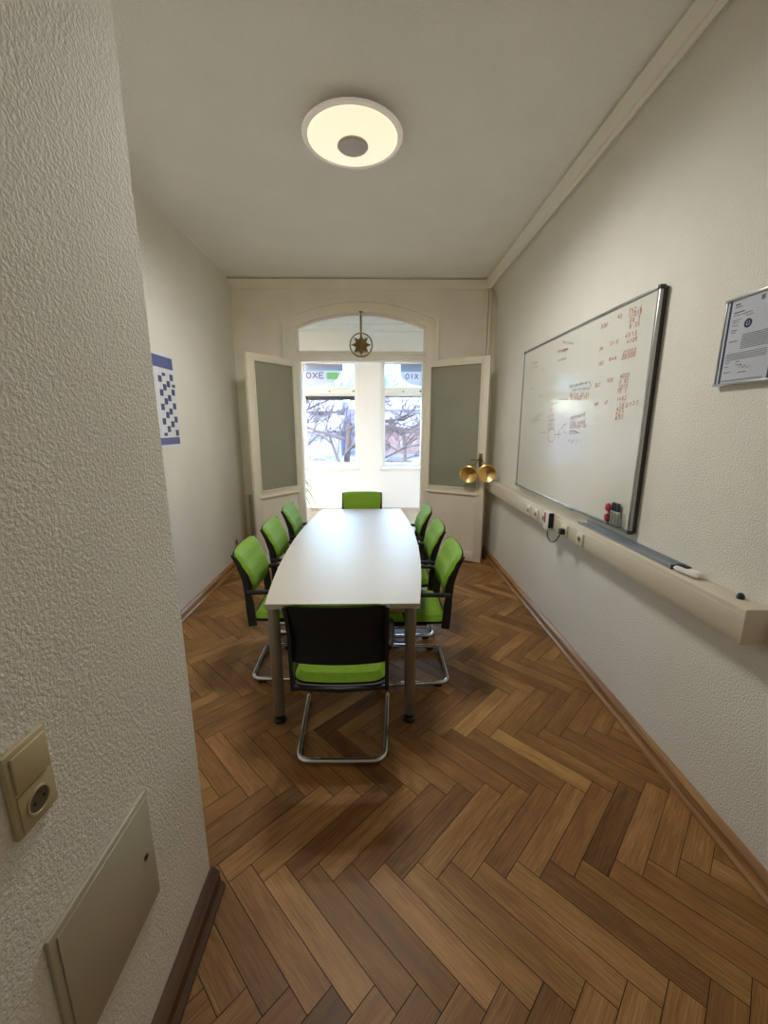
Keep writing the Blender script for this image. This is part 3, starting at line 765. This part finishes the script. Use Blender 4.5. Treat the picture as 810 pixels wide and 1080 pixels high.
# socket low on the left wall
ws = thing('wall_socket', 'small wall socket low on left wall behind the first left chair', 'socket', (LX, 4.62, .24))
B().box(0, -.04, 0, .01, .04, .08, .003).build('plate', m_sw, ws)
B().lathe([(0, 0), (.02, 0), (.02, .001), (0, .001)], (.0105, 0, .04), n=24, mtx=Matrix.Rotation(PI/2, 3, 'Y')).build('socket_hole', m_hole, ws)
hp = thing('corner_tubes', 'pair of narrow painted tubes rising in the left corner behind the open door', 'corner_tube', (-1.60, 5.0, 0))  # two thin upright tubes added in the corner behind the leaf
for dx in (0, .06): B().tube([(dx, 0, 0), (dx, 0, .78)], .016, 12).build('corner_tube', mat('tube_paint', (176, 164, 138), .5), hp)

# ---------------------------------------------------------------- ceiling lamp
la = thing('ceiling_lamp', 'round flat ceiling lamp with glowing disc and grey centre cap', 'lamp', (-.137, 2.635, CZ))
B().lathe([(0, -.001), (.19, -.001), (.20, -.03), (.262, -.043), (.262, -.0455), (0, -.0455)], n=48).build('base', m_white, la)
m_dif = mat('lit_diffuser', (255, 246, 226), .4, emit=((1.0, .87, .64), .46))
B().lathe([(0.0, -.092), (.10, -.090), (.19, -.080), (.235, -.066), (.246, -.056), (.246, -.048), (0, -.048)], n=64).build('diffuser', m_dif, la)
B().lathe([(.2475, -.048), (.2475, -.062), (.272, -.060), (.279, -.052), (.272, -.046), (.2475, -.048)], n=64, close=False).build('rim', mat('frosted_rim', (240, 232, 222), .3, emit=((1.0, .9, .8), .08)), la)
B().lathe([(0, -.093), (.084, -.0925), (.086, -.100), (.078, -.106), (0, -.108)], n=40).build('centre_cap', mat('grey_cap', (186, 176, 166), .35, .2), la)
LED = 8
for k in range(LED):
    ld = bpy.data.lights.new('led', 'SPOT'); ld.energy = 8.5; ld.color = (1, .99, .95)
    ld.spot_size = math.radians(177); ld.spot_blend = .72; ld.shadow_soft_size = 0
    lo = bpy.data.objects.new('led', ld); COL.objects.link(lo); lo.parent = la
    a = 2*PI*k/LED; lo.location = (.18*math.cos(a), .18*math.sin(a), -.100)

# ---------------------------------------------------------------- meeting table
tbx = thing('meeting_table', 'long boat shaped meeting table with pale laminate top and silver legs', 'table', (-.185, 3.11, 0))
TC = (-.185, 3.11)
def edge_pts(off=0):
    yk = [(-1.19, .390), (-.745, .447), (-.18, .485), (.42, .484), (1.19, .415)]
    # smooth half width by quadratic
    ys = [-1.19+2.38*k/28 for k in range(29)]
    def hw(y): return .487-.000-.087*((y-.09)/1.19)**2*(1.0 if y > 0 else .92)-off
    R = [(hw(y), y*(1-off/1.19)) for y in ys]
    return R+[(-x, y) for x, y in R[::-1]]
e0 = edge_pts()
def ztop(pts, z): return [(x, y) for x, y in pts]
tp_ = B().prism(edge_pts(.001), 'XY', .7365, .740)
tp_.build('tabletop', m_table, tbx, smooth=False)
tp_ = B().prism(e0, 'XY', .713, .7364)
tp_.build('edge_band', m_tedge, tbx, ang=40)
for (x, y) in ((-.372, -1.115), (.355, -1.115), (-.372, 1.09), (.355, 1.09)):
    lg = B().lathe([(0, .048), (.028, .048), (.031, .052), (.031, .700), (.038, .702), (.038, .712), (0, .712)], (x, y, 0), n=28).build('leg', m_silver, tbx)
    B().lathe([(0, 0), (.030, 0), (.034, .006), (.034, .018), (.022, .026), (.026, .034), (.026, .047), (0, .047)], (x, y, 0), n=24).build('foot', m_black, lg)
fr = B(); fr.box(-.34, -1.13, .660, .323, -1.10, .700, .003); fr.box(-.34, 1.075, .660, .323, 1.105, .700, .003)
fr.box(-.385, -1.08, .660, -.355, 1.055, .700, .003); fr.box(.34, -1.08, .660, .37, 1.055, .700, .003)
fr.build('underframe', m_silver, tbx)

# ---------------------------------------------------------------- chairs
YZ = [(.40, -.205), (.55, -.212), (.60, -.197), (.66, -.190), (.72, -.205), (.80, -.246), (.872, -.285), (.95, -.32)]
def backy(z):
    for (z0, y0), (z1, y1) in zip(YZ, YZ[1:]):
        if z <= z1:
            t = max(0, (z-z0)/(z1-z0)); t = t*t*(3-2*t)*.5+t*.5; return y0+(y1-y0)*t
    return YZ[-1][1]
def backfn(z0, z1, wt, wb, r, shift, curve, sag=.0):
    def f(u, v):
        if abs(u) > 1-r and abs(v) > 1-r:
            du_, dv = abs(u)-(1-r), abs(v)-(1-r); l = math.hypot(du_, dv); m_ = max(du_, dv)
            if l > 0:
                u = math.copysign(1-r+du_*m_/l, u); v = math.copysign(1-r+dv*m_/l, v)
        z = z0+(z1-z0)*(v+1)/2
        hw = wb/2+(wt-wb)/2*math.sin((v+1)/2*PI/2)
        x = u*hw
        if v < 0: z += sag*(abs(u)**2)*(-v)
        y = backy(z)-curve*(1-min(1, abs(x)/.23)**2)+shift
        nrm = Vector((-x/.23*curve*2/.23*.23, 1, .2)).normalized()
        return Vector((x, y, z)), nrm
    return f
def seatfn(x_, y0, y1, z, r):
    def f(u, v):
        if abs(u) > 1-r and abs(v) > 1-r:
            du_, dv = abs(u)-(1-r), abs(v)-(1-r); l = math.hypot(du_, dv); m_ = max(du_, dv)
            if l > 0: u = math.copysign(1-r+du_*m_/l, u); v = math.copysign(1-r+dv*m_/l, v)
        y = y0+(y1-y0)*(v+1)/2
        zz = z-.014*(1-u*u)*(1 if v < .4 else 1)-.022*max(0, v-.4)**2/.36
        return Vector((u*x_, y, zz)), Vector((0, 0, 1))
    return f
def make_chair():
    r = thing('conference_chair', 'x', 'chair', group='green conference chairs around the table')
    P = [(-.205, -.10, .408), (-.215, .19, .408), (-.238, .248, .022), (-.214, -.25, .022), (.214, -.25, .022), (.238, .248, .022), (.215, .19, .408), (.205, -.10, .408)]
    B().tube(fillet(P, [0, .07, .05, .065, .065, .05, .07, 0], 7), .0138, 12).build('sled_frame', m_chrome, r)
    for x, y in ((-.2165, -.18), (.2165, -.18), (-.234, .18), (.234, .18)):
        B().box(x-.016, y-.025, 0, x+.016, y+.025, .018, .005).build('glide', m_black, r)
    B().pad(seatfn(.232, -.235, .235, .437, .28), .006, .020, 14, 14, 8).build('seat_shell', m_black, r)
    B().pad(seatfn(.222, -.222, .232, .447, .28), .046, .006, 16, 16, 5).build('seat_cushion', m_green, r)
    # side blades of the back frame with cross bar
    bl = B(); front = [(-.296, .862), (-.262, .79), (-.228, .70), (-.212, .62), (-.200, .55), (-.190, .405)]
    rear = [(-.238, .400), (-.246, .50), (-.249, .60), (-.258, .70), (-.284, .79), (-.316, .862)]
    for s in (-1, 1):
        a, b = sorted((s*.214, s*.231)); k = len(bl.bm.verts)
        bl.prism(front+rear, 'YZ', a, b)
    bl.tube([(-.215, -.225, .412), (0, -.238, .405), (.215, -.225, .412)], .013, 10)
    bl.build('back_frame', m_black, r, ang=40)
    B().pad(backfn(.550, .868, .456, .436, .07, -.022, .028, 0), .006, .008, 16, 16, 14).build('back_mesh', m_mesh, r)
    B().pad(backfn(.556, .874, .440, .37, .24, -.012, .026), .022, .003, 18, 18, 7).build('back_cushion', m_green, r)
    for s in (-1, 1):
        am = B().tube(fillet([(s*.232, -.235, .625), (s*.247, -.19, .632), (s*.250, .0, .635), (s*.250, .055, .610)], .04, 5), [.011]*14+[.013]*20 if False else .014, 10)
        ao = am.build('armrest', m_black, r)
        B().tube(fillet([(s*.250, .045, .612), (s*.252, .055, .56), (s*.245, .03, .46), (s*.205, .02, .425)], .04, 5), .011, 10).build('support', m_dgrey, ao)
    return r
chair = make_chair()
spots = [
 ((-.186, 1.938), 0, 'chair at near end of table, seen from behind with black mesh back'),
 ((-.580, 2.575), -PI/2+.03, 'nearest of the three green chairs on the left side of the table'),
 ((-.572, 3.175), -PI/2, 'middle one of the three green chairs on the left side of the table'),
 ((-.570, 3.830), -PI/2, 'farthest of the three green chairs on the left side of the table'),
 ((.195, 2.515), PI/2, 'nearest of the three green chairs on the right side of the table'),
 ((.180, 3.105), PI/2, 'middle one of the three green chairs on the right side of the table'),
 ((.165, 3.760), PI/2, 'farthest of the three green chairs on the right side of the table'),
 ((-.190, 4.330), PI, 'green chair at far end of table, backrest facing the camera'),
]
for i, ((x, y), rz, lab) in enumerate(spots):
    o = chair if i == 0 else copy_tree(chair)
    o.location = (x, y, 0); o.rotation_euler = (0, 0, rz); o['label'] = lab

# ---------------------------------------------------------------- potted plant in the veranda
pl = thing('potted_plant', 'green plant with long drooping leaves in veranda behind the left door', 'plant', (-1.33, 6.25, 0))
B().lathe([(0, 0), (.11, 0), (.15, .26), (.158, .26), (.158, .29), (.145, .29), (.14, .262), (0, .262)], n=32).build('pot', m_pot, pl)
B().lathe([(0, .2625), (.138, .2625), (.138, .268), (0, .272)], n=24).build('soil', m_soil, pl)
B().tube([(0, 0, .272), (.01, .01, .6), (0, .02, .95)], [.018, .015, .010], 10).build('stem', m_bark, pl)
lf = B(); rp = random.Random(11)
for k in range(38):
    a = 2*PI*k*.381966; base = Vector((0, .02, rp.uniform(.55, .95))); ln = rp.uniform(.33, .50); rise = rp.uniform(.02, .22)
    d = Vector((math.cos(a), math.sin(a), 0)); sd = Vector((-d.y, d.x, 0)); prev = None
    for j in range(8):
        t = j/7; p = base+d*ln*t+Vector((0, 0, rise*math.sin(t*PI*.6)*1.5-.42*t*t*ln/.4)); wd = .017*math.sin(PI*(t*.9+.08))
        a_, b_, c_ = lf.bm.verts.new(p-sd*wd), lf.bm.verts.new(p+Vector((0, 0, -.004))), lf.bm.verts.new(p+sd*wd)
        if prev: lf.bm.faces.new((prev[0], prev[1], b_, a_)); lf.bm.faces.new((prev[1], prev[2], c_, b_))
        prev = (a_, b_, c_)
lf.build('leaves', m_leaf, pl)

# ---------------------------------------------------------------- outside
GZ = -4.2
struct(B().box(-70, YF+1.5, GZ-.2, 70, 140, GZ).build('ground', m_snow))
hb = B(); rh = random.Random(2); nx = 60; rows = []
for j, (yy_, hh_) in enumerate(((112, 0), (120, 8.5), (132, 13.0), (139, 12))):
    rows.append([hb.bm.verts.new((-70+140*i/nx, yy_, GZ+(hh_*(.92+.10*math.sin(i*.55)+rh.uniform(-.03, .03)) if hh_ else -.1))) for i in range(nx+1)])
for ra, rb in zip(rows, rows[1:]):
    for i in range(nx): hb.bm.faces.new((ra[i], ra[i+1], rb[i+1], rb[i]))
struct(hb.build('added_hills', mat('sky_cover_hill', (44, 50, 74), .95, var=.25)))  # hill ridge added to cover the bright sky behind the lower panes
def tree(x, y, h, seed, lab, lean=0, spread=1.0):
    r = thing('bare_tree', lab, 'tree', (x, y, GZ)); rt = random.Random(seed)
    tr = B(); br = B()
    tr.tube([(0, 0, 0), (lean*.3, 0, h*.3), (lean, 0, h*.62)], [h*.022, h*.018, h*.012], 10); tr.build('trunk', m_bark, r)
    def grow(p, d, ln, rad, lv):
        pts = [p]; q = p; dd = d.copy()
        for _ in range(3):
            dd = (dd+Vector((rt.uniform(-1, 1), rt.uniform(-1, 1), rt.uniform(-.7, .9)))*.28).normalized(); q = q+dd*ln/3; pts.append(q)
        br.tube(pts, [rad, rad*.85, rad*.7, rad*.5], 4 if lv else 6, cap=False)
        if lv >= 4: return
        for _ in range(4 if lv < 3 else 5):
            s_ = rt.choice(pts[1:]); nd = (dd+Vector((rt.uniform(-1, 1), rt.uniform(-1, 1), rt.uniform(-.6, .9)))*.95*spread).normalized()
            grow(s_, nd, ln*rt.uniform(.55, .75), rad*.55, lv+1)
    for k in range(6):
        a = k*2.4; z = h*(.34+.05*k)
        grow(Vector((lean*z/h, 0, z)), Vector((math.cos(a), math.sin(a), .45)).normalized(), h*.26, h*.009, 0)
    br.build('branches', m_bark, r)
tree(-1.75, 19.5, 9.5, 4, 'bare leafless tree seen through the right half of the left veranda window', .4)
tree(2.3, 34, 9.0, 9, 'bare leafless tree seen through the left half of the right veranda window', -.2)
tree(-6.6, 33, 11, 21, 'bare leafless tree at the left edge of the left veranda window', .5)
def house(x, y, w_, d, h, m_, lab, rows, cols, flat=False):
    r = thing('house', lab, 'building', (x, y, GZ))
    B().box(-w_/2, 0, 0, w_/2, d, h).build('wall', m_, r, False)
    if flat: B().box(-w_/2-.3, -.3, h, w_/2+.3, d+.3, h+.5).build('roof', m_roof, r, False)
    else: B().prism([(-.5, h), (d+.5, h), (d/2, h+d*.34)], 'YZ', -w_/2-.3, w_/2+.3).build('roof', m_roof, r, False)
    for i in range(cols):
        for j in range(rows):
            cx = -w_/2+w_*(i+.5)/cols; cz = 1.2+j*2.9
            if cz+1.4 < h: B().box(cx-.55, -.06, cz, cx+.55, 0, cz+1.4).build('window', m_pane, r, False)
house(-20, 78, 26, 9, 4.6, m_h3, 'long low pale house with snowy roof in the left veranda window', 1, 8)
house(4.5, 84, 15, 9, 5.2, m_h2, 'low brownish house with snowy roof in the right veranda window', 1, 5)
house(12.5, 72, 6, 9, 12.5, m_h1, 'tall grey blue building at right edge of the right veranda window', 4, 3, True)
house(-22, 100, 26, 10, 9.0, m_h1, 'grey blue house standing behind the long pale house', 3, 8)
house(4, 104, 22, 10, 9.5, m_h3, 'tall pale house standing behind the brownish house', 3, 7)
def car(x, y, m_, lab, rz=0):
    r = thing('car', lab, 'car', (x, y, GZ), rz, 'cars parked below the veranda windows')
    B().prism([(-2.1, .3), (2.1, .3), (2.15, .7), (1.9, .9), (1.1, .98), (.6, 1.42), (-.9, 1.45), (-1.6, .98), (-2.1, .9)], 'XZ', -.85, .85).build('body', m_, r)
    B().prism([(-1.35, 1.0), (.95, 1.0), (.55, 1.36), (-.85, 1.38)], 'XZ', -.87, .87).build('windows', m_pane, r)
    for x_ in (-1.3, 1.3):
        for s in (-.87, .67): B().lathe([(0, 0), (.32, 0), (.32, .2), (0, .2)], (x_, s, .32), 'Y', 16).build('wheel', m_tyre, r)
car(-8.2, 57, m_car1, 'blue car leftmost of the cars parked outside the left window', .1)
car(-3.6, 56, m_car1, 'blue car parked outside below the tree trunk of the left window', -.1)
car(2.6, 57, m_tyre, 'black car parked outside, seen low in the right window', .1)
car(7.2, 58, m_car2, 'silver blue car parked outside at the right of the right window', 0)

# ---------------------------------------------------------------- light
wd = bpy.data.worlds.new('sky'); sc.world = wd; wd.use_nodes = True
nt = wd.node_tree; nt.nodes.clear()
sky = nt.nodes.new('ShaderNodeTexSky'); sky.sky_type = 'NISHITA'; sky.sun_disc = False
sky.sun_elevation = math.radians(32); sky.sun_rotation = math.radians(200); sky.altitude = 300; sky.dust_density = 1.5
bg = nt.nodes.new('ShaderNodeBackground'); bg.inputs[1].default_value = 3.1
wo = nt.nodes.new('ShaderNodeOutputWorld'); nt.links.new(sky.outputs[0], bg.inputs[0]); nt.links.new(bg.outputs[0], wo.inputs[0])
sl = bpy.data.lights.new('sun', 'SUN'); sl.energy = 2.5; sl.angle = math.radians(1); sl.color = (1, .95, .86)
so_ = bpy.data.objects.new('sun', sl); COL.objects.link(so_)
so_.rotation_euler = Vector((.0, 1, -.62)).to_track_quat('-Z', 'Y').to_euler()
def portal(loc_, rot, sx, sy):
    l = bpy.data.lights.new('window_portal', 'AREA'); l.shape = 'RECTANGLE'; l.size = sx; l.size_y = sy
    l.cycles.is_portal = True
    o = bpy.data.objects.new('window_portal', l); COL.objects.link(o); o.location = loc_; o.rotation_euler = rot
for W in (W1, W2): portal(((W[0]+W[1])/2, YF+.24, (W[2]+W[3])/2), (-PI/2, 0, 0), W[1]-W[0], W[3]-W[2])


# ---------------------------------------------------------------- camera
cam = bpy.data.cameras.new('camera'); co = bpy.data.objects.new('camera', cam); COL.objects.link(co)
cam.sensor_fit = 'HORIZONTAL'; cam.sensor_width = 36; cam.lens = 428/810*36
cam.clip_start = .02; cam.clip_end = 400
co.location = (0, 0, 1.63)
co.rotation_euler = (PI/2-math.radians(12.1313), 0, -math.radians(.7852))
sc.camera = co
sc.view_settings.view_transform = 'Standard'; sc.view_settings.look = 'None'
sc.view_settings.exposure = 0.74; sc.view_settings.gamma = 1; sc.view_settings.use_curve_mapping = False
sc.cycles.use_denoising = True
sc.cycles.max_bounces = 24; sc.cycles.diffuse_bounces = 16; sc.cycles.transparent_max_bounces = 16
sc.cycles.sample_clamp_indirect = 8
